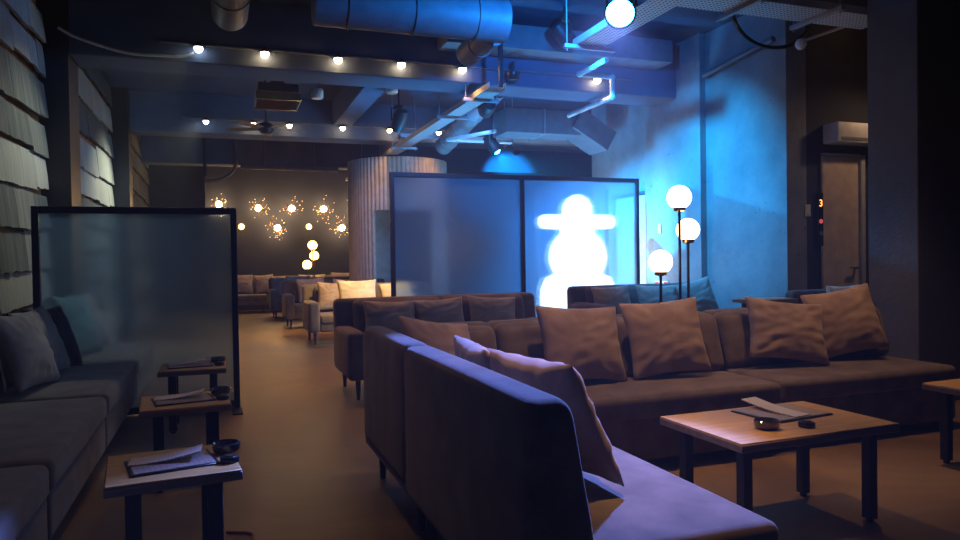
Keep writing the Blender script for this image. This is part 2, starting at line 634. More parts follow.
# doors
d = tag(empty('door_1', (5.73, 5.65, 0)), 'beige door in the dark recess beside the blue wall', 'door', kind='structure')
bm = bmesh.new(); box(bm, (0.0, -0.03, 0), (0.48, -0.001, 2.13), 0.004, 1); finish(bm, 'leaf', 'door_beige', d)
bm = bmesh.new(); box(bm, (0.485, -0.06, 0), (0.54, -0.001, 2.15), 0.004, 1); box(bm, (0.0, -0.05, 2.135), (0.485, -0.001, 2.16), 0.004, 1); finish(bm, 'door_frame', 'door_grey', d)
bm = bmesh.new(); cyl(bm, (0.42, -0.08, 1.0), (0.42, -0.03, 1.0), 0.018); cyl(bm, (0.42, -0.075, 1.0), (0.32, -0.075, 1.0), 0.01); finish(bm, 'handle', 'galvanised', d)
d = tag(empty('door_2', (XR, 7.9, 0)), 'narrow blue-lit door in the concrete wall behind the glass screen', 'door', kind='structure')
bm = bmesh.new(); box(bm, (-0.045, 0.17, 0), (-0.001, 0.95, 1.95), 0.003, 1); finish(bm, 'leaf', 'door_grey', d)
bm = bmesh.new(); box(bm, (-0.06, 0.12, 0), (-0.001, 0.165, 2.0), 0.003, 1); box(bm, (-0.06, 0.955, 0), (-0.001, 1.0, 2.0), 0.003, 1); box(bm, (-0.06, 0.165, 1.955), (-0.001, 0.955, 2.0), 0.003, 1); finish(bm, 'door_frame', 'frame_metal', d)
for z in (0.3, 1.0, 1.7):
    bm = bmesh.new(); cyl(bm, (-0.055, 0.168, z), (-0.055, 0.168, z + 0.1), 0.012); finish(bm, 'hinge', 'galvanised', d)

# fluted round drum: full height on the aisle side, bulkhead over an opening on the other
def fluted(bm, cx, cy, r, a0, a1, z0, z1, pitch=0.075, depth=0.02, th=0.06):
    n = int(abs(a1 - a0) * r / pitch * 8)
    prev = None
    for i in range(n + 1):
        a = a0 + (a1 - a0) * i / n
        rr = r + depth * abs(math.sin(a * r / pitch * math.pi))
        c, s = math.cos(a), math.sin(a)
        cur = [bm.verts.new((cx + q * c, cy + q * s, z)) for q, z in ((rr, z0), (rr, z1), (r - th, z1), (r - th, z0))]
        if prev:
            for j in range(4):
                bm.faces.new((prev[j], prev[(j + 1) % 4], cur[(j + 1) % 4], cur[j]))
        else:
            bm.faces.new(cur[::-1])
        prev = cur
    bm.faces.new(prev)


DX, DY, DR = 3.0, 12.55, 0.86
dr = tag(empty('curved_booth', (DX, DY, 0)), 'round booth with fluted curved wall behind the tall glass screen', 'booth', kind='structure')
bm = bmesh.new(); fluted(bm, 0, 0, DR, R(228), R(120), 0, 2.87); finish(bm, 'curved_wall', 'flute', dr, angle=60)
bm = bmesh.new(); fluted(bm, 0, 0, DR, R(228), R(480), 1.98, 2.87); finish(bm, 'curved_bulkhead', 'flute', dr, angle=60)
bm = bmesh.new(); fluted(bm, 0, 0, DR, R(300), R(480), 0, 1.98); finish(bm, 'curved_wall', 'flute', dr, angle=60)
bm = bmesh.new(); lathe(bm, [(DR - 0.02, 2.87), (DR - 0.02, 2.9), (0.0, 2.9)], 48); finish(bm, 'top_cap', 'dark_wall', dr)


# ------------------------------------------------------------------ glass screens
def screen(name, label, x0, x1, y, z0, z1, panels, group=None):
    root = tag(empty(name, (x0, y, 0)), label, 'glass partition', group)
    W = x1 - x0
    pw = W / panels
    t = 0.045
    for k in range(panels + 1):
        xx = k * pw
        wd = t if 0 < k < panels else t
        xa = min(max(xx - wd / 2, 0), W - wd)
        bm = bmesh.new(); box(bm, (xa, -0.03, 0.012), (xa + wd, 0.03, z1), 0.003, 1); finish(bm, 'post', 'frame_metal', root)
        bm = bmesh.new(); box(bm, (xa - 0.015, -0.26, 0), (xa + wd + 0.015, 0.26, 0.012), 0.003, 1); finish(bm, 'foot_plate', 'frame_metal', root)
    for k in range(panels):
        a, c = k * pw + t * (1 if k == 0 else 0.5), (k + 1) * pw - t * (1 if k == panels - 1 else 0.5)
        bm = bmesh.new(); box(bm, (a, -0.03, z1 - 0.05), (c, 0.03, z1), 0.003, 1); finish(bm, 'top_rail', 'frame_metal', root)
        bm = bmesh.new(); box(bm, (a, -0.03, z0), (c, 0.03, z0 + 0.05), 0.003, 1); finish(bm, 'bottom_rail', 'frame_metal', root)
        bm = bmesh.new(); box(bm, (a, -0.004, z0 + 0.05), (c, 0.004, z1 - 0.05)); finish(bm, 'glass_pane', 'glass', root, smooth=False)
    return root


screen('glass_partition', 'low single-pane pebbled glass screen behind the left sofas and tables', -1.27, 0.12, 5.92, 0.02, 1.57, 1)
screen('glass_partition', 'tall two-pane pebbled glass screen standing in the middle of the room', 1.74, 4.86, 7.65, 0.03, 2.1, 2)


# ------------------------------------------------------------------ furniture
def legs(root, W, D, inset=0.09, h=0.19, r=0.024):
    for x in (inset, W - inset):
        for y in (inset, D - inset):
            bm = bmesh.new(); cyl(bm, (x, y, 0), (x, y, h), r * 0.6, r, 12); finish(bm, 'leg', 'leg_wood', root)


def back_warp(d, lean, z0, z1):
    # thins the back towards its top on the sitting side
    def f(p):
        t = max(0, min(1, (p.z - z0) / (z1 - z0)))
        p.y += lean * t * max(0.0, min(1.0, (d - p.y) / 0.2))
        return p
    return f


def sofa(label, loc, rz, W, D=0.78, arms=(0, 0), seats=1, cushions=1, back_h=0.8, seat_h=0.42, mat='sofa_fabric', group=None,
         side_back=None, cat='sofa', name='sofa', bt=0.2, arm_h=0.58, leg_h=0.19, tuft=False):
    root = tag(empty(name, loc, rz), label, cat, group)
    legs(root, W, D, h=leg_h)
    a0 = 0.15 if arms[0] else 0
    a1 = 0.15 if arms[1] else 0
    bm = bmesh.new(); soft_box(bm, (a0 + 0.004, 0.012, leg_h - 0.015), (W - a1 - 0.004, D - 0.02, seat_h - 0.13), 0.02); finish(bm, 'base', mat, root)
    x0 = a0 + 0.002 + (bt * 0.9 if side_back == 'left' else 0)
    x1 = W - a1 - 0.002
    sw = (x1 - x0) / seats
    for k in range(seats):
        bm = bmesh.new(); soft_box(bm, (x0 + k * sw + 0.003, 0, seat_h - 0.145), (x0 + (k + 1) * sw - 0.003, D - bt * 0.8, seat_h - 0.012), 0.035, (0, 0.006, 0.014)); finish(bm, 'seat_cushion', mat, root)
    bm = bmesh.new(); soft_box(bm, (0.002, D - bt, leg_h - 0.01), (W - 0.002, D, back_h), 0.05, (0, 0, 0.004), warp=back_warp(D, 0.07, seat_h, back_h)); finish(bm, 'backrest', mat, root)
    if side_back == 'left':
        def wf(p):
            t = max(0, min(1, (p.z - seat_h) / (back_h - seat_h)))
            p.x -= 0.07 * t * min(1.0, p.x / 0.2)
            return p
        bm = bmesh.new(); soft_box(bm, (0.0, 0.002, leg_h - 0.01), (bt, D - bt * 0.5, back_h), 0.05, (0, 0, 0.004), warp=wf); finish(bm, 'backrest', mat, root)
    cw = (x1 - x0) / max(1, cushions)
    for k in range(cushions):
        xa, xb = x0 + k * cw + 0.006, x0 + (k + 1) * cw - 0.006

        def lean(p, xa=xa, xb=xb):
            t = (p.z - seat_h) / (back_h - seat_h)
            p.y += 0.10 * t - 0.02
            if tuft:
                for tx in (0.33, 0.67):
                    for tz in (0.35, 0.7):
                        dd = ((p.x - xa - tx * (xb - xa)) / 0.07) ** 2 + ((p.z - seat_h - tz * (back_h - seat_h)) / 0.05) ** 2
                        if p.y < D - bt - 0.02:
                            p.y += 0.025 * math.exp(-dd)
            return p
        bm = bmesh.new(); soft_box(bm, (xa, D - bt - 0.09, seat_h - 0.005), (xb, D - bt + 0.02, back_h - 0.01), 0.05, (0.0, 0.025, 0.012), inner=14 if tuft else 8, warp=lean); finish(bm, 'back_cushion', mat, root)
    for on, xa in ((arms[0], 0), (arms[1], W - 0.15)):
        if on:
            bm = bmesh.new(); soft_box(bm, (xa, -0.01, leg_h - 0.02), (xa + 0.15, D - 0.06, arm_h), 0.035, (0.006, 0.004, 0.006)); finish(bm, 'armrest', mat, root)
    return root


def pillow_mesh(W, H, T, seed, wr=1.0):
    n = 26
    bm = bmesh.new()
    layers = []
    for side in (1, -1):
        g = []
        for i in range(n + 1):
            row = []
            u = -1 + 2 * i / n
            for j in range(n + 1):
                v = -1 + 2 * j / n
                x = W / 2 * u * (1 - 0.075 * (1 - v * v) ** 1.5)
                z = H / 2 * v * (1 - 0.075 * (1 - u * u) ** 1.5)
                e = max(0.0, (1 - u * u) * (1 - v * v))
                y = T / 2 * e ** 0.45
                a = math.atan2(v, u)
                rad = math.hypot(u, v)
                # creases running in from the corners and along the edges
                wv = noise.noise(Vector((u * 1.7 + seed, v * 4.2, seed * 1.7 + side)))
                wv2 = math.sin(a * 14 + seed * 3 + 3 * noise.noise(Vector((u * 2, v * 2, seed)))) * max(0, rad - 0.45)
                y += wr * e ** 0.35 * (0.006 * wv + 0.011 * wv2 + 0.006 * noise.noise(Vector((u * 2.2 + v * 1.5, v * 8 - u * 2, seed * 2.1))))
                z += wr * 0.006 * noise.noise(Vector((u * 3, seed, v * 3))) * (1 - v * v)
                edge = (i in (0, n) or j in (0, n))
                row.append(bm.verts.new((x, (0 if edge else side * max(y, 0.003)), z)))
            g.append(row)
        layers.append(g)
        for i in range(n):
            for j in range(n):
                q = (g[i][j], g[i + 1][j], g[i + 1][j + 1], g[i][j + 1])
                bm.faces.new(q if side < 0 else q[::-1])
    bmesh.ops.remove_doubles(bm, verts=bm.verts[:], dist=1e-5)
    return bm


PSEED = [0]


def pillow(label, base, yaw, tilt=18, roll=0, W=0.5, H=0.5, T=0.16, mat='pillow_taupe', group=None, wr=1.0, name='throw_pillow'):
    """base: where its lower edge rests; faces -Y before yaw; tilt leans it back"""
    PSEED[0] += 1
    o = finish(pillow_mesh(W, H, T, PSEED[0] * 1.37, wr), name, mat, angle=180)
    M = Matrix.Rotation(R(yaw), 4, 'Z') @ Matrix.Rotation(R(-tilt), 4, 'X') @ Matrix.Rotation(R(roll), 4, 'Y')
    low = min((M @ v.co).z for v in o.data.vertices)
    up = M @ Vector((0, 0, H / 2))
    ctr = Vector(base) + Vector((up.x, up.y, 0))
    o.matrix_basis = Matrix.Translation((ctr.x, ctr.y, base[2] - low)) @ M
    return tag(o, label, 'pillow', group)


# --- front corner seating
SZ = 0.425
sofa('near armless brown sofa with its back to the aisle', (1.45, 1.56, 0), R(90), 1.27, 0.77, cushions=0, bt=0.2)
# corner piece: backs on two sides
root = tag(empty('corner_sofa', (0.69, 2.84, 0)), 'brown corner sofa joining the aisle-side sofa to the long sofa', 'sofa')
CW, CD = 0.78, 1.13
legs(root, CW, 0.95)
bm = bmesh.new(); soft_box(bm, (0.01, 0.006, 0.175), (CW - 0.006, 0.93, 0.29), 0.02); finish(bm, 'base', 'sofa_fabric', root)
bm = bmesh.new(); soft_box(bm, (0.19, 0.004, 0.275), (CW - 0.003, CD - 0.19, 0.408), 0.035, (0, 0, 0.014)); finish(bm, 'seat_cushion', 'sofa_fabric', root)


def wf(p):
    t = max(0, min(1, (p.z - 0.42) / 0.38))
    p.x -= 0.07 * t * min(1.0, p.x / 0.2)
    return p


bm = bmesh.new(); soft_box(bm, (0, 0.002, 0.18), (0.21, 0.95, 0.8), 0.07, (0, 0, 0.004), warp=wf); finish(bm, 'backrest', 'sofa_fabric', root)
bm = bmesh.new(); soft_box(bm, (0.34, CD - 0.2, 0.18), (CW, CD, 0.78), 0.05, (0, 0, 0.004), warp=back_warp(CD, 0.07, 0.42, 0.8)); finish(bm, 'backrest', 'sofa_fabric', root)
bm = bmesh.new(); soft_box(bm, (0.36, CD - 0.29, 0.415), (CW - 0.01, CD - 0.18, 0.76), 0.05, (0, 0.025, 0.01), warp=lambda p: (p.x, p.y + 0.09 * (p.z - 0.42) / 0.38, p.z)); finish(bm, 'back_cushion', 'sofa_fabric', root)

sofa('long brown sofa section behind the wooden coffee table', (1.47, 3.26, 0), 0, 1.56, 0.78, cushions=2, tuft=True, back_h=0.775, leg_h=0.07)
sofa('brown sofa section running to the dark pillar', (3.05, 3.30, 0), 0, 1.44, 0.78, cushions=2, tuft=True, back_h=0.775, leg_h=0.07)

GP = 'pillows along the long sofa'
pillow('brown pillow leaning in the long sofa beside the corner', (1.94, 3.60, SZ), 3, 20, 3, 0.54, 0.45, group=GP)
pillow('large upright brown pillow on the long sofa below the globe lamps', (2.52, 3.60, SZ), -4, 17, -3, 0.53, 0.46, group=GP)
pillow('creased amber-lit pillow slumped on the sofa section by the pillar', (3.42, 3.63, SZ), -12, 24, 8, 0.54, 0.42, group=GP, wr=1.6)
pillow('shadowed pillow standing at the pillar end of the sofa', (4.03, 3.68, SZ), -14, 17, -9, 0.52, 0.46, group=GP)
pillow('small brown pillow tucked in the sofa corner', (1.06, 3.46, SZ), 28, 22, 10, 0.48, 0.40, group=GP)
GN = 'pillows on the aisle-side sofa'
pillow('violet-lit pillow leaning on the aisle-side back near the corner', (1.1, 2.72, SZ), 86, 24, -2, 0.46, 0.42, group=GN)
pillow('large violet-lit pillow slumped along the back at the open end of the sofa', (1.13, 2.22, SZ), 93, 24, 2, 0.66, 0.42, T=0.16, group=GN, wr=1.3)

# --- middle seating beyond the corner
sofa('dark two-seat sofa with wooden legs just behind the front corner sofa', (0.95, 5.76, 0), 0, 1.98, 0.86, arms=(1, 1), seats=2, cushions=2, mat='sofa_fabric', back_h=0.8, arm_h=0.56)
GB = 'pillows on the dark two-seat sofa'
for x, lab, rl in ((1.4, 'taupe pillow on the dark two-seat sofa beside its aisle arm', 2), (1.88, 'taupe pillow in the middle of the dark two-seat sofa', -3), (2.37, 'taupe pillow on the dark two-seat sofa farthest from the aisle', 4)):
    pillow(lab, (x, 6.18, SZ), 0, 20, rl, 0.48, 0.37, mat='pillow_grey', group=GB)
sofa('dark sofa against the lit glass pane behind the globe lamps', (3.52, 6.15, 0), 0, 1.68, 0.85, arms=(1, 0), seats=2, cushions=2, mat='sofa_dark', back_h=0.83, arm_h=0.66)
GR = 'pillows on the sofa behind the globe lamps'
pillow('grey pillow at the glass side of the sofa behind the lamps', (3.86, 6.5, SZ), 2, 16, -2, 0.46, 0.42, mat='pillow_grey', group=GR)
pillow('grey pillow in the middle of the sofa behind the lamps', (4.4, 6.5, SZ), -3, 16, 1, 0.5, 0.42, mat='pillow_grey', group=GR)
pillow('grey pillow tilted up against the blue wall end of the sofa', (4.92, 6.48, SZ), -4, 14, -12, 0.46, 0.42, mat='pillow_grey', group=GR)

# --- far seating along the aisle
GA = 'two-seat sofas down the aisle'
for (x, y, labs) in ((1.1, 9.85, 'two-seat sofa with a bright cream pillow, third along the aisle'), (1.0, 12.3, 'dark two-seat sofa farther along the aisle, past the cream pillow'), (0.92, 14.7, 'two-seat sofa near the far globe lamp, last along the aisle')):
    sofa(labs, (x, y, 0), 0, 1.85, 0.86, arms=(1, 1), seats=2, cushions=2, group=GA, mat='sofa_dark' if 12 < y < 13 else 'sofa_fabric', arm_h=0.58)
GF = 'pillows on the aisle sofas'
pillow('large bright cream pillow on the third aisle sofa', (1.84, 10.2, SZ), 0, 18, 0, 0.56, 0.46, mat='pillow_cream', group=GF)
pillow('brown pillow beside the large cream pillow on the third aisle sofa', (1.46, 10.28, SZ), 4, 16, 3, 0.38, 0.42, group=GF)
pillow('pale pillow at the far side of the third aisle sofa', (2.45, 10.28, SZ), -10, 24, -6, 0.5, 0.4, mat='pillow_cream', group=GF)
pillow('taupe pillow on the dark sofa farther along the aisle', (1.5, 12.72, SZ), 5, 17, -4, 0.5, 0.42, group=GF)
pillow('pale pillow at the far side of the dark aisle sofa', (2.1, 12.75, SZ), 0, 20, 3, 0.5, 0.4, mat='pillow_cream', group=GF)
pillow('cream pillow on the last aisle sofa before the far wall', (1.5, 15.1, SZ), 0, 16, 0, 0.5, 0.44, mat='pillow_cream', group=GF)
pillow('brown pillow beside the cream pillow on the last aisle sofa', (1.18, 15.15, SZ), 10, 18, 0, 0.44, 0.42, group=GF)
GW = 'armless sofas against the far wall'
for x, lab in ((-0.2, 'armless sofa on the far wall below the starburst lamps, at the screen edge'), (1.0, 'armless sofa on the far wall beside the far globe lamp'), (2.2, 'armless sofa on the far wall next to the fluted booth')):
    sofa(lab, (x, 16.6, 0), 0, 1.17, 0.82, cushions=1, group=GW)
pillow('pinkish taupe pillow on the far wall sofa seen past the low screen', (0.42, 17.0, SZ), 0, 16, 2, 0.5, 0.44, group='pillows on the far wall')
pillow('taupe pillow on the far wall sofa left of the far globe lamp', (0.94, 17.0, SZ), 0, 16, -4, 0.42, 0.42, group='pillows on the far wall')
pillow('cream pillow on the far wall sofa behind the far globe lamp', (2.0, 17.0, SZ), 0, 16, 0, 0.62, 0.42, mat='pillow_cream', group='pillows on the far wall')
pillow('reddish brown pillow on the far wall sofa next to the fluted booth', (2.75, 17.0, SZ), 0, 18, 0, 0.62, 0.46, group='pillows on the far wall')

# --- left wall seating
GL = 'armless sofas along the boarded wall'
for y, lab in ((1.66, 'armless sofa along the boarded wall beside the nearest small table'), (3.07, 'armless sofa along the boarded wall beside the second small table'),
               (4.48, 'armless sofa along the boarded wall in front of the low glass screen'), (6.05, 'armless sofa along the boarded wall behind the low glass screen')):
    sofa(lab, (-0.61, y, 0), R(90), 1.38, 0.8, cushions=0, group=GL, mat='wall_sofa', bt=0.22, leg_h=0.12, seat_h=0.43, back_h=0.78)
GLP = 'pillows along the boarded wall'
pillow('greyish pillow cut off by the picture edge on the second wall sofa', (-1.08, 3.75, SZ), 84, 22, 0, 0.5, 0.48, mat='pillow_grey', group=GLP)
pillow('front grey-green pillow of the pair on the sofa before the low screen', (-1.0, 4.78, SZ), 82, 20, 3, 0.56, 0.46, mat='pillow_grey', group=GLP)
pillow('rear grey-green pillow of the pair on the sofa before the low screen', (-1.02, 5.28, SZ), 82, 20, -2, 0.54, 0.46, mat='pillow_grey', group=GLP)
pillow('black pillow pressed against the low glass screen', (-1.02, 5.58, SZ), 70, 20, 0, 0.44, 0.46, mat='pillow_dark', group=GLP)
pillow('teal pillow seen through the low glass screen', (-1.0, 6.4, SZ), 75, 20, 2, 0.5, 0.5, mat='pillow_teal', group=GLP)
pillow('grey pillow seen through the low glass screen behind the teal one', (-1.0, 6.95, SZ), 80, 20, 0, 0.5, 0.5, mat='pillow_grey', group=GLP)
pillow('blue-lit cushion on the nearest wall sofa at the bottom picture corner', (-0.86, 2.16, SZ), 88, 50, 0, 0.5, 0.42, mat='pillow_blue_lit', group=GLP)


# ------------------------------------------------------------------ tables
def table(label, loc, rz, W, D, H=0.43, group=None, lw=0.045):
    root = tag(empty('coffee_table', loc, rz), label, 'table', group)
    bm = bmesh.new(); box(bm, (0.003, 0.003, H - 0.006), (W - 0.003, D - 0.003, H), 0.002, 1); finish(bm, 'table_top', 'table_wood', root)
    bm = bmesh.new(); box(bm, (0, 0, H - 0.036), (W, D, H - 0.006), 0.003, 1); finish(bm, 'top_edge', 'table_edge', root)
    ins = 0.06
    for x in (ins, W - ins - lw):
        for y in (ins, D - ins - lw):
            bm = bmesh.new(); box(bm, (x, y, 0.015), (x + lw, y + lw, H - 0.036), 0.003, 1); l = finish(bm, 'leg', 'black_paint', root)
            bm = bmesh.new(); cyl(bm, (x + lw / 2, y + lw / 2, 0), (x + lw / 2, y + lw / 2, 0.015), 0.016); finish(bm, 'foot_glide', 'black_plastic', l)
    return root


def menu(label, c, rz, z=0.43, W=0.3, D=0.21, group='menu folders on the tables'):
    root = tag(empty('menu_folder', (c[0], c[1], z), rz), label, 'menu', group)
    bm = bmesh.new(); box(bm, (-W / 2, -D / 2, 0), (W / 2, D / 2, 0.007), 0.002, 1); finish(bm, 'cover', 'black_plastic', root)
    bm = bmesh.new(); box(bm, (-W / 2 + 0.012, -D / 2 + 0.012, 0.007), (W / 2 - 0.012, D / 2 - 0.012, 0.0085)); finish(bm, 'sheet', 'menu_print', root)
    return root


def leaflet(label, c, rz, z, L=0.24, Wd=0.10, tiltx=4):
    bm = bmesh.new()
    n = 10
    vs_ = []
    for i in range(n + 1):
        x = -L / 2 + L * i / n
        lift = 0.03 * (i / n) ** 2
        vs_.append([bm.verts.new((x, s * Wd / 2, lift + t)) for s, t in ((-1, 0), (1, 0), (1, 0.004), (-1, 0.004))])
    for a, c2 in zip(vs_, vs_[1:]):
        for j in range(4):
            bm.faces.new((a[j], a[(j + 1) % 4], c2[(j + 1) % 4], c2[j]))
    bm.faces.new(vs_[0][::-1]); bm.faces.new(vs_[-1])
    o = finish(bm, 'leaflet', 'leaflet_print', smooth=False)
    o.location = (c[0], c[1], z); o.rotation_euler = (0, 0, rz)
    return tag(o, label, 'leaflet', 'folded leaflets on the menus')


def ashtray(label, c, z=0.43):
    bm = bmesh.new(); lathe(bm, [(0.0, 0.0), (0.036, 0.0), (0.05, 0.012), (0.052, 0.034), (0.046, 0.038), (0.042, 0.032), (0.034, 0.012), (0.0, 0.01)], 28)
    o = finish(bm, 'ashtray', 'dark_glass', loc=(c[0], c[1], z), angle=50)
    return tag(o, label, 'ashtray', 'dark glass ashtrays')


def puck(label, c, z=0.43):
    root = tag(empty('call_button', (c[0], c[1], z)), label, 'call button', 'round call buttons')
    bm = bmesh.new(); lathe(bm, [(0.0, 0), (0.031, 0), (0.033, 0.004), (0.033, 0.018), (0.03, 0.022), (0.0, 0.022)], 24); finish(bm, 'body', 'black_plastic', root, angle=50)
    bm = bmesh.new(); lathe(bm, [(0.0, 0.022), (0.02, 0.022), (0.018, 0.026), (0.0, 0.026)], 20); finish(bm, 'button', 'black_plastic', root, angle=50)
    return root


table('wooden coffee table with black legs before the long sofa', (1.84, 2.2, 0), R(1), 0.83, 0.53)
menu('black menu folder on the wooden coffee table', (2.36, 2.56), R(6), W=0.34, D=0.27)
leaflet('white leaflet lying across the menu on the wooden coffee table', (2.35, 2.59), R(100), 0.4385, L=0.29)
ashtray('dark glass ashtray on the wooden coffee table', (2.10, 2.36))
puck('small black round call button on the wooden coffee table', (2.27, 2.32))
table('small table at the picture edge in front of the pillar', (3.62, 2.34, 0), R(2), 0.6, 0.52)
menu('black menu folder on the table at the picture edge', (3.92, 2.62), R(0), W=0.32, D=0.24)
GT = 'small tables along the wall sofas'
TL = ((-0.37, 2.56, 'nearest small table in the row beside the wall sofas', 6, 'nearest', 2.76), (-0.39, 3.82, 'middle small table in the row beside the wall sofas', 4, 'middle', 4.02), (-0.41, 5.15, 'farthest small table, before the low glass screen', 0, 'farthest', 5.34))
for x, y, lab, rz, w_, cy in TL:
    table(lab, (x, y, 0), R(rz), 0.43, 0.42, group=GT, lw=0.05)
    menu('black menu folder on the %s small table by the wall sofas' % w_, (x + 0.19, y + 0.22), R(rz + 6), W=0.29, D=0.22)
    leaflet('white leaflet over the menu on the %s small table by the wall sofas' % w_, (x + 0.17, y + 0.25), R(rz - 8 - 90 * 0), 0.4385)
    ashtray('dark glass ashtray on the %s small table by the wall sofas' % w_, (x + 0.375, y + 0.31))
    puck('small black call button on the %s small table by the wall sofas' % w_, (x + 0.385, y + 0.16))
bm = bmesh.new(); tube(bm, smooth_path([(-0.05, 4.1, 0.006), (0.0, 4.02, 0.006), (0.06, 4.06, 0.006), (0.07, 4.2, 0.006)]), 0.006); tag(finish(bm, 'curve', 'red_curve'), 'thin reddish cord on the floor by the middle small table', 'curve', 'reddish floor curves')  # thin reddish curve on the floor, built as a tube
bm = bmesh.new(); tube(bm, smooth_path([(-0.1, 3.05, 0.006), (-0.02, 3.0, 0.006), (0.07, 3.03, 0.006), (0.1, 3.14, 0.006), (0.0, 3.2, 0.006)]), 0.006); tag(finish(bm, 'curve', 'red_curve'), 'thin reddish cord on the floor by the nearest small table', 'curve', 'reddish floor curves')


# ------------------------------------------------------------------ lamps
def globe_lamp(label, loc, z, r, mat, group):
    root = tag(empty('floor_lamp', (loc[0], loc[1], 0)), label, 'floor lamp', group)
    bm = bmesh.new(); lathe(bm, [(0.0, 0), (0.13, 0), (0.13, 0.012), (0.02, 0.02), (0.0, 0.02)], 28); finish(bm, 'base', 'dark_metal', root)
    bm = bmesh.new(); cyl(bm, (0, 0, 0.02), (0, 0, z - r - 0.012), 0.011, n=12); finish(bm, 'pole', 'dark_metal', root)
    bm = bmesh.new(); lathe(bm, [(0.011, -r - 0.02), (0.045, -r - 0.01), (0.05, -r + 0.016), (0.03, -r + 0.018)], 20, (0, 0, z)); finish(bm, 'socket', 'brass', root)
    bm = bmesh.new(); ball(bm, (0, 0, z), r, 28); finish(bm, 'globe', mat, root, angle=180)
    return root


GG = 'globe floor lamps behind the long sofa'
globe_lamp('tallest globe floor lamp behind the long sofa', (3.37, 4.72), 1.60, 0.094, 'globe_glow', GG)
globe_lamp('middle-height globe floor lamp behind the long sofa', (3.52, 4.82), 1.352, 0.092, 'globe_glow', GG)
globe_lamp('shortest globe floor lamp behind the long sofa', (3.22, 4.76), 1.10, 0.092, 'globe_glow', GG)
GH = 'far globe floor lamps'
globe_lamp('tallest globe floor lamp beyond the aisle sofas', (1.90, 16.05), 1.49, 0.10, 'far_globe_glow', GH)
globe_lamp('middle globe floor lamp beyond the aisle sofas', (1.95, 16.2), 1.26, 0.10, 'far_globe_glow', GH)
globe_lamp('shortest globe floor lamp beyond the aisle sofas', (1.78, 16.1), 1.06, 0.10, 'far_globe_glow', GH)


def starburst(label, x, z, r, seed, y=YB):
    rnd = random.Random(seed)
    root = tag(empty('starburst_lamp', (x, y, z)), label, 'wall lamp', 'starburst lamps on the far wall')
    bm = bmesh.new(); cyl(bm, (0, -0.03, 0), (0, -0.001, 0), 0.06, n=20); cyl(bm, (0, -0.2, 0), (0, -0.03, 0), 0.012, n=10); finish(bm, 'wall_mount', 'brass', root)
    bm = bmesh.new(); ball(bm, (0, -0.25, 0), 0.07, 18); finish(bm, 'bulb', 'star_glow', root, angle=180)
    bm = bmesh.new(); tp = bmesh.new()
    for i in range(46):
        a = rnd.uniform(0, 2 * math.pi); el = rnd.uniform(-0.9, 0.5)
        d = Vector((math.cos(a) * math.cos(el), math.sin(el), math.sin(a) * math.cos(el)))
        if d.y > 0.25:
            d.y *= 0.2
        L = r * rnd.choice([0.55, 0.7, 0.7, 0.85, 1.0])
        c = Vector((0, -0.25, 0))
        cyl(bm, c + d * 0.06, c + d * L, 0.005, 0.002, n=5)
        q = c + d * L
        if i % 3 == 0:
            t = bmesh.new(); bmesh.ops.create_icosphere(t, subdivisions=1, radius=0.008); merge(tp, t, Matrix.Translation(q))
    finish(bm, 'spray', 'brass', root)
    o = finish(tp, 'tip_lights', 'star_tip', root); o['kind'] = 'stuff'
    return root


for i, (x, z, r, lab) in enumerate(((-0.02, 2.47, 0.26, 'starburst lamp just above the low screen corner'), (0.84, 2.39, 0.30, 'upper starburst lamp second along the far wall'), (1.59, 2.39, 0.30, 'upper starburst lamp in the middle of the far wall'),
                                    (2.33, 2.38, 0.34, 'upper starburst lamp near the fluted booth'), (1.26, 1.93, 0.33, 'lower starburst lamp between two upper ones'), (2.76, 1.93, 0.33, 'lower starburst lamp close to the fluted booth'), (3.1, 2.40, 0.30, 'starburst lamp half hidden by the fluted booth'))):
    starburst(lab, x, z, r, i + 20)
for x, z, lab in ((0.46, 1.96, 'plain small round wall lamp beside the low screen'), (1.99, 1.96, 'plain small round wall lamp above the far globe lamps')):
    root = tag(empty('wall_lamp', (x, YB, z)), lab, 'wall lamp', 'plain round lamps on the far wall')
    bm = bmesh.new(); cyl(bm, (0, -0.03, 0), (0, -0.001, 0), 0.05, n=18); cyl(bm, (0, -0.1, 0), (0, -0.03, 0), 0.012, n=10); finish(bm, 'wall_mount', 'brass', root)
    bm = bmesh.new(); ball(bm, (0, -0.15, 0), 0.065, 18); finish(bm, 'globe', 'far_globe_glow', root, angle=180)


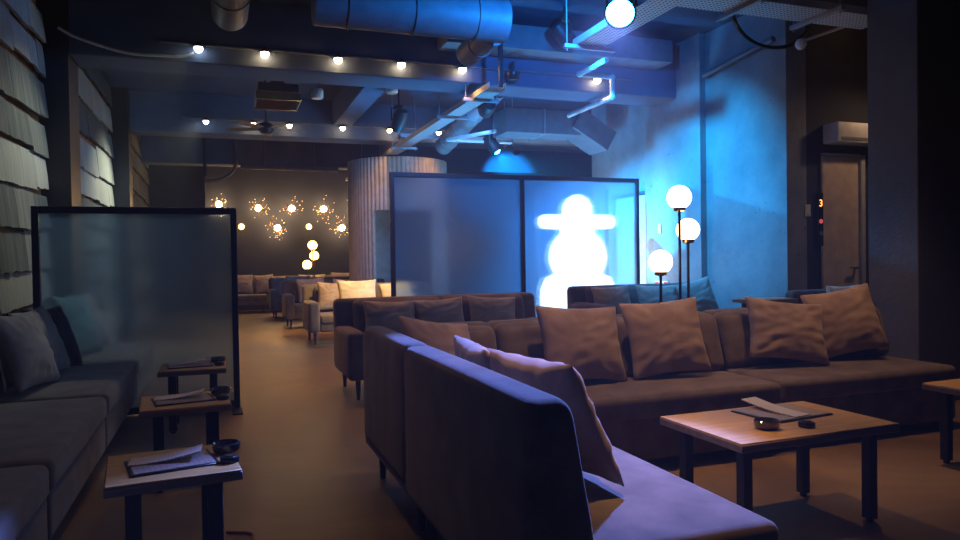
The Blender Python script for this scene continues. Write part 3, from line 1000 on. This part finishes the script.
# bulbs on conduits under the beams
def track_row(y, z, xs, first_white, labs, cond_label, group):
    bm = bmesh.new(); cyl(bm, (-0.5, y + 0.05, z + 0.05), (xs[-1] + 0.5, y + 0.05, z + 0.05), 0.014, n=8)
    root = tag(finish(bm, 'conduit', 'duct_grey'), cond_label, 'conduit')
    for i, (x, lab) in enumerate(zip(xs, labs)):
        white = first_white and i == 0
        b_ = tag(empty('spot_lamp' if white else 'bare_bulb', (x, y, z)), lab, 'spotlight' if white else 'bulb', None if white else group)
        bm = bmesh.new(); cyl(bm, (0, 0.0, 0.06), (0, 0.0, 0.03), 0.02, 0.026, 12); cyl(bm, (0, 0.05, 0.05), (0, 0, 0.05), 0.009, n=8); finish(bm, 'socket', 'black_plastic', b_)
        bm = bmesh.new(); lathe(bm, [(0.018, 0.05), (0.03, 0.045), (0.052, 0.008), (0.049, 0.008), (0.028, 0.04), (0.018, 0.045)], 18); finish(bm, 'cap', 'black_plastic', b_)  # cap added to keep the bulb's light off the beam
        bm = bmesh.new(); ball(bm, (0, 0, 0), 0.04, 16); finish(bm, 'bulb', 'bulb_white' if white else 'bulb_glow', b_, angle=180)
        if white:
            spot_light('white_spot', (x - 0.07, y - 0.12, z - 0.02), (-1.43, y - 0.9, 1.5), P_WHITE * (1.0 if y < 9 else 2.6), (0.95, 1.0, 0.8), 80, 1.0, 0.04, b_)
        else:
            spot_light('amber_spot', (x, y, z - 0.05), (x, y - 0.2, 0), P_BULB, WARM, 112, 1.0, 0.04, b_)


track_row(7.28, 3.17, (-0.16, 0.44, 1.15, 1.80, 2.47, 4.10), True,
          ['bright white spotlight where the drooping cable ends', 'bare warm bulb first right of the white spotlight on the front beam', 'bare warm bulb second right of the white spotlight, front beam', 'bare warm bulb third right of the white spotlight, front beam',
           'bare warm bulb on the front beam near the hanging strut', 'bare warm bulb on the front beam above the two-pane glass screen'], 'thin conduit along the front beam carrying bulbs', 'bare bulbs on the front beam')
track_row(11.45, 3.25, (-0.17, 0.50, 1.04, 1.86, 2.62, 3.45), True,
          ['small white spotlight on the rear beam', 'bare warm bulb under the ceiling fan on the rear beam', 'bare warm bulb right of the ceiling fan on the rear beam', 'bare warm bulb midway along the rear beam',
           'bare warm bulb on the rear beam beside the cable tray', 'bare warm bulb on the rear beam farthest from the boarded wall'], 'thin conduit along the rear beam carrying bulbs', 'bare bulbs on the rear beam')
# row over the front seats (just above the view)
def downlight(label, x, y, z, tgt, power, col=WARM2, size=66):
    root = tag(empty('ceiling_spot', (x, y, z)), label, 'spotlight', 'ceiling spots over the front seats')
    bm = bmesh.new(); cyl(bm, (0, 0, -0.02), (0, 0, 0.14), 0.05, 0.045, 18); cyl(bm, (0, 0, 0.14), (0, 0, ZC - z if y < 2.8 or y > 3.4 else 3.1 - z), 0.012, n=8); finish(bm, 'body', 'black_paint', root)
    bm = bmesh.new(); cyl(bm, (0, 0, -0.024), (0, 0, -0.021), 0.04, n=18); finish(bm, 'lens', 'bulb_glow', root)
    spot_light('warm_spot', (x, y, z - 0.04), tgt, power, col, size, 0.9, 0.06, root)


downlight('warm ceiling spot above the coffee table', 2.0, 3.44, 2.85, (2.0, 3.4, 0.4), P_DOWN * 1.2, size=76)
downlight('warm ceiling spot above the sofa section by the pillar', 3.6, 3.44, 2.85, (3.75, 3.6, 0.4), P_DOWN, size=92)
downlight('warm ceiling spot above the open seat of the near sofa', 1.5, 2.3, 2.85, (1.4, 2.25, 0.4), P_DOWN * 2.2, size=44)
downlight('warm ceiling spot above the aisle beside the small tables', 0.1, 3.44, 2.85, (0.15, 3.2, 0), P_DOWN * 0.2, size=84)

downlight('added unseen warm spot brightening the recess behind the dark pillar', 6.6, 4.9, 2.95, (6.0, 5.65, 1.4), 26.0, (1.0, 0.6, 0.34), 120)  # lamp added out of view to brighten the recess and door

# ------------------------------------------------------------------ glowing figure behind the right pane
fg = tag(empty('light_sculpture', (4.33, 8.25, 0)), 'overexposed white light sculpture glowing behind the pebbled pane', 'light sculpture')
bm = bmesh.new(); lathe(bm, [(0.0, 0.25), (0.42, 0.27), (0.5, 0.42), (0.5, 0.7), (0.42, 0.88), (0.25, 0.95), (0, 0.97)], 32); finish(bm, 'lower_body', 'figure_glow', fg, angle=180)
bm = bmesh.new(); ball(bm, (0, 0, 1.15), 0.37, 28); finish(bm, 'middle_globe', 'figure_glow', fg, angle=180)
bm = bmesh.new()
tube(bm, [(-0.46 + 0.92 * i / 12, 0, 1.6) for i in range(13)], 0.09, 16)
ball(bm, (-0.46, 0, 1.6), 0.09, 16); ball(bm, (0.46, 0, 1.6), 0.09, 16)
finish(bm, 'cross_bar', 'figure_glow', fg, angle=60)
bm = bmesh.new(); lathe(bm, [(0.0, 1.40), (0.22, 1.44), (0.22, 1.62), (0.19, 1.72), (0.19, 1.80), (0.14, 1.89), (0.06, 1.94), (0.0, 1.95)], 24); finish(bm, 'top_light', 'figure_glow', fg, angle=180)
for x in (-0.5, 0.5):
    bm = bmesh.new(); box(bm, (x - 0.02, 0.1, 0), (x + 0.02, 0.14, 2.05), 0.003, 1); finish(bm, 'post', 'frame_metal', fg)
bm = bmesh.new(); lathe(bm, [(0.0, 0), (0.34, 0), (0.34, 0.03), (0.1, 0.05), (0.1, 0.25), (0, 0.25)], 28); finish(bm, 'base', 'dark_metal', fg)

# ------------------------------------------------------------------ ceiling services
def stage_head(label, loc, aim, power, col, size, group=None, body='black_paint', lens='head_glow', lens_r=0.07, blend=0.4):
    """moving-head stage light hung from the ceiling: yoke, body, lens and its own beam"""
    loc = Vector(loc)
    root = tag(empty('stage_light', loc), label, 'stage light', group)
    d = (Vector(aim) - loc).normalized()
    q = d.to_track_quat('Z', 'Y').to_matrix().to_4x4()
    bm = bmesh.new(); t = bmesh.new(); lathe(t, [(0.0, -0.16), (0.07, -0.15), (0.09, -0.08), (0.09, 0.08), (lens_r + 0.015, 0.11), (lens_r + 0.015, 0.125), (lens_r, 0.125), (lens_r, 0.11), (0, 0.11)], 22); merge(bm, t, q)
    finish(bm, 'head', body, root)
    bm = bmesh.new(); t = bmesh.new(); lathe(t, [(0.0, 0.112), (lens_r, 0.112), (lens_r * 0.6, 0.13), (0.0, 0.136)], 22); merge(bm, t, q); finish(bm, 'lens', lens, root)
    bm = bmesh.new()
    side = Vector((-d.y, d.x, 0)).normalized()
    for s in (-1, 1):
        tube(bm, [side * 0.105 * s, side * 0.105 * s + Vector((0, 0, 0.16)), Vector((0, 0, 0.17))], 0.012, 6)
    cyl(bm, (0, 0, 0.16), (0, 0, 0.2), 0.06, n=16)
    cyl(bm, (0, 0, 0.2), (0, 0, ZC - loc.z), 0.014, n=8)
    finish(bm, 'yoke', body, root)
    spot_light('beam', loc + d * 0.16, aim, power, col, size, blend, lens_r * 0.6, root)
    return root


hd = stage_head('glaring blue stage light on the ceiling above the lounge', (2.77, 4.55, 2.95), (0.66, 1.8, 0.5), P_HEAD, (0.16, 0.25, 1.0), 38, lens_r=0.1)
spot_light('ceiling_fill', (2.75, 4.8, 3.12), (2.4, 7.5, 4.6), P_CEILING_FILL, (0.01, 0.25, 1.0), 170, 0.8, 0.06, hd)  # added blue spot without a fixture, colours the ceiling
stage_head('blue stage light near the ceiling washing the concrete wall', (3.35, 6.6, 3.4), (5.3, 6.95, 1.55), P_WASH, CYAN, 86, group='blue wash lights', lens_r=0.05, blend=1.0)
stage_head('blue stage light behind the glass screen washing the back', (3.6, 9.35, 2.72), (4.7, 8.3, 0.7), P_WASH_BACK, CYAN, 110, group='blue wash lights', lens_r=0.05, blend=0.9)
stage_head('black stage light hanging under the rear beam by the tray', (2.16, 8.9, 2.9), (1.75, 10.5, 0.55), 470, (1.0, 0.58, 0.17), 42, group='black stage lights', lens='bulb_glow', lens_r=0.05)
stage_head('black stage light hanging from the long cable tray', (3.07, 8.15, 2.96), (3.4, 12, 2.3), 90, (0.1, 0.35, 1.0), 60, group='black stage lights', lens_r=0.05)


stage_head('blue stage light far behind the screen aimed at the end wall', (5.6, 13.2, 3.3), (7.0, 17.6, 2.75), 1500, CYAN, 34, group='blue wash lights', lens_r=0.05, blend=0.6)
# LED uplight on the floor behind the tall screen
ul = tag(empty('floor_uplight', (3.05, 9.1, 0)), 'blue LED uplight standing on the floor behind the tall glass screen', 'uplight')
bm = bmesh.new(); lathe(bm, [(0, 0), (0.1, 0), (0.1, 0.02), (0.08, 0.03), (0.09, 0.16), (0.08, 0.16), (0.075, 0.13), (0, 0.13)], 22); finish(bm, 'housing', 'black_paint', ul)
bm = bmesh.new(); lathe(bm, [(0, 0.132), (0.072, 0.132), (0.05, 0.14), (0, 0.142)], 22); finish(bm, 'lens', 'head_glow', ul)
spot_light('up_beam', (3.05, 9.1, 0.2), (3.5, 8.5, 3.7), P_UP, CYAN, 88, 0.5, 0.05, ul)


def tray(label, a, c, wd, along, group='perforated cable trays', bars=(), rods=()):
    root = tag(empty('cable_tray', a), label, 'cable tray', group)
    L = (Vector(c) - Vector(a)).length
    if along == 'y':
        f = lambda lo, hi: (lo, hi)
        dim = lambda x0, x1, l0, l1, z0, z1: ((x0, l0, z0), (x1, l1, z1))
    else:
        dim = lambda x0, x1, l0, l1, z0, z1: ((l0, x0, z0), (l1, x1, z1))
    bm = bmesh.new(); box(bm, *dim(-wd / 2, wd / 2, 0, L, 0, 0.004)); finish(bm, 'tray_bed', 'perforated', root, smooth=False)
    for s in (-1, 1):
        bm = bmesh.new(); lo, hi = dim(s * wd / 2 - 0.003, s * wd / 2 + 0.003, 0, L, 0, 0.06); box(bm, lo, hi); finish(bm, 'side_rail', 'perforated', root, smooth=False)
    for l in bars:
        bm = bmesh.new(); lo, hi = dim(-wd / 2 - 0.12, wd / 2 + 0.12, l - 0.02, l + 0.02, -0.035, 0.0); box(bm, lo, hi, 0.003, 1); b_ = finish(bm, 'cross_bar', 'galvanised', root)
        for s in (-1, 1):
            bm = bmesh.new(); lo, hi = dim(s * (wd / 2 + 0.09), s * (wd / 2 + 0.09), l, l, -0.06, ZC - a[2]); cyl(bm, lo, hi, 0.006, n=6); finish(bm, 'hanger_rod', 'galvanised', b_)
    return root


tray('long perforated cable tray running back from the hanging strut', (2.72, 6.9, 2.9), (2.72, 15.9, 2.9), 0.18, 'y', bars=(0.5, 1.5, 4.0, 6.6))
tray('perforated cable tray crossing towards the blue wall above the fluted booth', (2.6, 10.7, 3.0), (6.2, 10.7, 3.0), 0.16, 'x', bars=(1.8,))
tray('wide blue-lit perforated tray under the glaring stage light', (3.05, 3.3, 2.98), (3.05, 5.6, 2.98), 0.26, 'y', bars=(2.24, 0.4))
tray('perforated tray running to the dark pillar overhead', (3.3, 4.52, 3.06), (5.2, 4.52, 3.06), 0.3, 'x', bars=(0.5, 1.25))

bm = bmesh.new(); box(bm, (-0.02, -0.02, 0), (0.02, 0.02, 0.8), 0.003, 1); tag(finish(bm, 'hanging_strut', 'dark_metal', loc=(2.74, 6.85, 2.9)), 'dark vertical strut hanging at the near end of the long tray', 'strut')


def duct(label, p0, p1, r, mat='duct_grey', rings=3, name='air_duct', group='round air ducts'):
    p0, p1 = Vector(p0), Vector(p1)
    root = tag(empty(name, p0), label, 'duct', group)
    bm = bmesh.new(); cyl(bm, (0, 0, 0), p1 - p0, r, n=32); finish(bm, 'duct_body', mat, root)
    for i in range(rings):
        c = (p1 - p0) * ((i + 0.5) / rings)
        dd = (p1 - p0).normalized() * 0.015
        bm = bmesh.new(); cyl(bm, c - dd, c + dd, r + 0.008, n=32); finish(bm, 'joint_ring', mat, root)
    return root


duct('large round air duct crossing above the front beam', (0.75, 5.95, 3.26), (2.42, 5.95, 3.26), 0.19)
duct('round air duct stub leaving the large duct toward the back', (2.4, 6.16, 3.22), (2.4, 6.9, 3.22), 0.12, rings=1)
duct('round air duct high overhead beside the large one', (1.45, 5.1, 3.5), (3.0, 5.1, 3.5), 0.16)
duct('vertical-looking round duct end overhead near the white spotlight', (0.12, 3.6, 3.42), (0.12, 6.95, 3.42), 0.16)
duct('silvery round duct slanting beyond the front beam', (3.35, 8.5, 3.3), (3.2, 10.4, 2.85), 0.13, 'galvanised', 4)
# rectangular ducts
root = tag(empty('air_duct', (3.55, 8.7, 2.8)), 'rectangular grey air duct below the ceiling behind the front beam', 'duct', 'rectangular air ducts')
bm = bmesh.new(); box(bm, (0, 0, 0), (1.1, 0.5, 0.32), 0.006, 1); finish(bm, 'duct_body', 'duct_grey', root)
bm = bmesh.new(); box(bm, (0.53, -0.01, -0.01), (0.56, 0.51, 0.33), 0.003, 1); finish(bm, 'flange', 'galvanised', root)
t = bmesh.new(); box(t, (0, 0, 0), (0.6, 0.5, 0.3), 0.006, 1)
o = finish(t, 'air_duct', 'duct_grey'); o.matrix_basis = Matrix.Translation((4.5, 8.65, 2.9)) @ Matrix.Rotation(R(30), 4, 'Y')
tag(o, 'slanted rectangular duct elbow dropping toward the blue wall', 'duct', 'rectangular air ducts')
bm = bmesh.new(); box(bm, (2.2, 6.95, 3.35), (4.9, 7.3, 3.6), 0.006, 1); tag(finish(bm, 'air_duct', 'duct_grey'), 'flat rectangular duct along the front beam above its bulbs', 'duct', 'rectangular air ducts')

# white pipe run
bm = bmesh.new()
P = [(3.83, 6.6, 3.2), (3.83, 7.2, 3.2), (4.25, 7.2, 3.2), (4.25, 7.2, 2.97), (4.25, 8.3, 2.97)]
for a, c in zip(P, P[1:]):
    cyl(bm, a, c, 0.03, n=12)
for p in P[1:-1]:
    ball(bm, p, 0.036, 12)
tag(finish(bm, 'drain_pipe', 'white_pvc'), 'white angular pipe stepping down beside the front beam', 'pipe')
bm = bmesh.new(); cyl(bm, (2.95, 9.4, 2.78), (3.9, 9.4, 2.78), 0.025, n=10); cyl(bm, (2.95, 9.4, 2.78), (3.35, 8.6, 2.78), 0.025, n=10)
tag(finish(bm, 'drain_pipe', 'white_pvc'), 'white pipe bend under the grey rectangular duct', 'pipe')
# pipe on the blue wall high up, and looping cable
bm = bmesh.new(); cyl(bm, (5.24, 5.75, 3.3), (5.24, 6.85, 3.2), 0.03, n=10); tag(finish(bm, 'wall_pipe', 'duct_grey'), 'thin pipe along the top of the blue concrete wall', 'pipe')
bm = bmesh.new(); tube(bm, smooth_path([(4.3, 5.3, 3.65), (4.45, 5.35, 3.25), (4.75, 5.4, 3.1), (5.1, 5.4, 3.12), (5.35, 5.4, 3.3)]), 0.018); tag(finish(bm, 'cable', 'black_plastic'), 'dark cable looping below the ceiling by the blue wall corner', 'cable')
bm = bmesh.new(); cyl(bm, (4.86, 5.0, 3.02), (5.5, 4.93, 3.25), 0.012, n=8); ball(bm, (4.86, 5.0, 3.0), 0.05, 14); tag(finish(bm, 'ceiling_sensor', 'fixture_white'), 'pale round ceiling sensor on a rod by the dark pillar', 'sensor')

# drooping white cable
bm = bmesh.new(); tube(bm, smooth_path([(-1.33, 7.33, 3.27), (-1.2, 7.32, 3.2), (-0.99, 7.3, 3.13), (-0.75, 7.3, 3.08), (-0.5, 7.3, 3.08), (-0.3, 7.3, 3.09), (-0.2, 7.3, 3.13)]), 0.013)
tag(finish(bm, 'cable', 'cable_white'), 'white cable drooping from the boarded wall to the white spotlight', 'cable')
bm = bmesh.new(); tube(bm, smooth_path([(0.33, 15.5, 3.7), (0.34, 15.5, 3.25), (0.25, 15.5, 2.98), (0.0, 15.5, 2.83), (-0.26, 15.5, 2.8)]), 0.03)
tag(finish(bm, 'conduit', 'duct_grey'), 'curved conduit hanging below the rear ceiling by the far corner', 'conduit')
bm = bmesh.new(); cyl(bm, (0.42, 15.45, 3.1), (2.4, 15.45, 3.08), 0.05, n=12); cyl(bm, (0.9, 15.45, 3.1), (0.9, 15.45, ZC), 0.012, n=6); cyl(bm, (1.9, 15.45, 3.1), (1.9, 15.45, ZC), 0.012, n=6); tag(finish(bm, 'pipe', 'duct_grey'), 'horizontal pipe under the rear ceiling above the starburst lamps', 'pipe')
bm = bmesh.new(); cyl(bm, (-0.24, 13.9, 2.7), (-0.24, 13.9, ZC), 0.03, n=10); tag(finish(bm, 'hanging_strut', 'black_paint'), 'black drop rod by the far corner of the ceiling', 'strut')

# ceiling fan and square diffuser
fan = tag(empty('ceiling_fan', (0.62, 10.3, 2.98)), 'ceiling fan with pale blades below the square ceiling vent', 'ceiling fan')
bm = bmesh.new(); lathe(bm, [(0, -0.08), (0.06, -0.07), (0.1, -0.02), (0.1, 0.06), (0.03, 0.09), (0, 0.09)], 20); cyl(bm, (0, 0, 0.09), (0, 0, ZC - 2.98), 0.015, n=8); finish(bm, 'motor', 'black_paint', fan)
for i in range(5):
    a = R(72 * i + 12)
    bm = bmesh.new(); t = bmesh.new(); box(t, (0.1, -0.06, -0.004), (0.56, 0.06, 0.004), 0.003, 1)
    merge(bm, t, Matrix.Rotation(a, 4, 'Z') @ Matrix.Rotation(R(10), 4, 'X')); finish(bm, 'blade', 'table_edge', fan)
vt = tag(empty('ceiling_vent', (0.45, 8.75, 3.05)), 'square metal ceiling vent box with orange light put into its brass colour', 'vent')
bm = bmesh.new(); box(bm, (0, 0, 0.1), (0.46, 0.5, 0.2), 0.004, 1); box(bm, (0.15, 0.15, 0.2), (0.31, 0.35, ZC - 3.05), 0.004, 1); finish(bm, 'vent_box', 'black_paint', vt)
bm = bmesh.new(); box(bm, (-0.03, 0.0, 0.0), (0.49, 0.015, 0.09), 0.003, 1); finish(bm, 'flange', 'brass', vt)  # brass flanges imitate orange light falling on the vent
bm = bmesh.new(); box(bm, (-0.03, 0.5, -0.02), (0.49, 0.515, 0.1), 0.003, 1); finish(bm, 'flange', 'brass', vt)
for x in (-0.03, 0.475):
    bm = bmesh.new(); box(bm, (x, 0.015, 0.0), (x + 0.015, 0.5, 0.1), 0.003, 1); finish(bm, 'flange', 'galvanised', vt)
# white cylinder speakers / detectors
for c, lab in (((1.13, 8.8, 3.1), 'white cylinder speaker hanging behind the front beam'), ((2.05, 8.8, 3.22), 'white dome fixture hanging behind the front beam by the tray')):
    root = tag(empty('ceiling_speaker', c), lab, 'speaker', 'white ceiling speakers')
    bm = bmesh.new(); lathe(bm, [(0, 0), (0.06, 0.0), (0.075, 0.02), (0.075, 0.1), (0.06, 0.12), (0, 0.12)], 22); finish(bm, 'body', 'fixture_white', root)
    bm = bmesh.new(); cyl(bm, (0, 0, 0.12), (0, 0, ZC - c[2]), 0.008, n=8); finish(bm, 'rod', 'galvanised', root)
bm = bmesh.new(); lathe(bm, [(0, -0.07), (0.06, -0.05), (0.085, 0), (0.085, 0.03), (0, 0.03)], 20); cyl(bm, (0, 0, 0.03), (0, 0, 0.15), 0.02, n=8)
tag(finish(bm, 'dome_camera', 'black_plastic', loc=(3.04, 7.25, 3.14)), 'small black dome camera under the front beam near the strut', 'camera')
# recessed light panels near the big duct
for x, lab in ((1.75, 'flat pale ceiling panel above the large duct, nearer the aisle'), (2.12, 'flat pale ceiling panel above the large duct, nearer the strut')):
    root = tag(empty('ceiling_panel', (x, 5.55, 3.55)), lab, 'ceiling panel', 'flat ceiling panels')
    bm = bmesh.new(); box(bm, (0, 0, 0), (0.33, 0.2, 0.04), 0.004, 1); finish(bm, 'panel', 'beam_lit_blue', root)
    bm = bmesh.new(); cyl(bm, (0.16, 0.1, 0.04), (0.16, 0.1, 0.15), 0.008, n=8); finish(bm, 'rod', 'galvanised', root)
for x, lab in ((0.56, 'thin ceiling rail overhead, nearer the boarded wall'), (0.72, 'thin ceiling rail overhead beside its twin, nearer the big duct')):
    bm = bmesh.new(); box(bm, (x, 4.6, 3.5), (x + 0.04, 6.2, 3.53), 0.003, 1); box(bm, (x + 0.01, 5.9, 3.53), (x + 0.03, 5.92, ZC)); tag(finish(bm, 'ceiling_rail', 'beam_lit_blue'), lab, 'rail', 'thin ceiling rails')

# small things on the walls
root = tag(empty('air_conditioner', (5.76, 5.65, 2.25)), 'pale box unit mounted high on the recess wall above the beige door', 'air conditioner')
bm = bmesh.new(); box(bm, (0, -0.2, 0), (0.85, -0.001, 0.2), 0.012, 2); finish(bm, 'casing', 'fixture_white', root)
bm = bmesh.new(); box(bm, (0.04, -0.206, 0.02), (0.81, -0.2, 0.05), 0.002, 1); finish(bm, 'outlet', 'duct_grey', root)
root = tag(empty('call_box', (5.665, 5.65, 1.22)), 'black elevator call panel with an orange number 3 beside the beige door', 'call box')
bm = bmesh.new(); box(bm, (0, -0.03, 0), (0.075, -0.001, 0.54), 0.005, 1); finish(bm, 'plate', 'black_plastic', root)
cu = bpy.data.curves.new('digit', 'FONT'); cu.body = '3'; cu.size = 0.1; cu.extrude = 0.001; cu.align_x = 'CENTER'
fo = bpy.data.objects.new('digit_tmp', cu); COL.objects.link(fo)
bpy.context.view_layer.update()
dm = bpy.data.meshes.new_from_object(fo.evaluated_get(bpy.context.evaluated_depsgraph_get()))
bpy.data.objects.remove(fo)
dg = bpy.data.objects.new('digit', dm); COL.objects.link(dg); dm.materials.clear(); dm.materials.append(MATS['digit_glow'])
dg.parent = root; dg.location = (0.037, -0.033, 0.40); dg.rotation_euler = (R(90), 0, 0)
bm = bmesh.new(); cyl(bm, (0.037, -0.036, 0.25), (0.037, -0.03, 0.25), 0.022, n=18); finish(bm, 'button', 'red_glow', root)
bm = bmesh.new(); cyl(bm, (0.037, -0.036, 0.13), (0.037, -0.03, 0.13), 0.022, n=18); finish(bm, 'button', 'galvanised', root)


def switch(label, M):
    root = tag(empty('light_switch'), label, 'switch')
    root.matrix_basis = M
    bm = bmesh.new(); box(bm, (-0.035, -0.01, -0.06), (0.035, -0.001, 0.06), 0.003, 1); finish(bm, 'plate', 'fixture_white', root)
    for z in (-0.025, 0.025):
        bm = bmesh.new(); box(bm, (-0.018, -0.014, z - 0.02), (0.018, -0.01, z + 0.02), 0.002, 1); finish(bm, 'rocker', 'fixture_white', root)


switch('white light switch on the dark wall beside the call panel', Matrix.Translation((5.56, 5.65, 1.58)))
switch('white light switch on the blue concrete pilaster by the tallest globe', Matrix.Translation((5.22, 7.72, 1.49)) @ Matrix.Rotation(R(-90), 4, 'Z'))
root = tag(empty('wall_sign', (5.22, 7.68, 0.78)), 'small red and white sign low on the blue wall behind the shortest globe', 'sign')
bm = bmesh.new(); box(bm, (-0.02, -0.14, -0.05), (-0.001, 0.14, 0.05), 0.003, 1); finish(bm, 'plate', 'fixture_white', root)
for y0, y1 in ((-0.13, -0.06), (0.05, 0.13)):
    bm = bmesh.new(); box(bm, (-0.023, y0, -0.04), (-0.02, y1, 0.04)); finish(bm, 'red_field', 'red_print', root)
# things just showing over the back of the long sofa
table('brown wooden console just showing over the sofa back by the blue wall corner', (4.5, 5.2, 0), 0, 0.5, 0.3, H=0.735)
sofa('dark sofa half hidden behind the pillar end of the long sofa', (4.98, 4.75, 0), R(0), 0.7, 0.62, cushions=0, mat='sofa_dark', back_h=0.8)
pillow('pale pillow peeping out between the last sofa pillow and the dark pillar', (5.42, 4.98, SZ), 0, 14, 0, 0.42, 0.44, mat='pillow_cream')
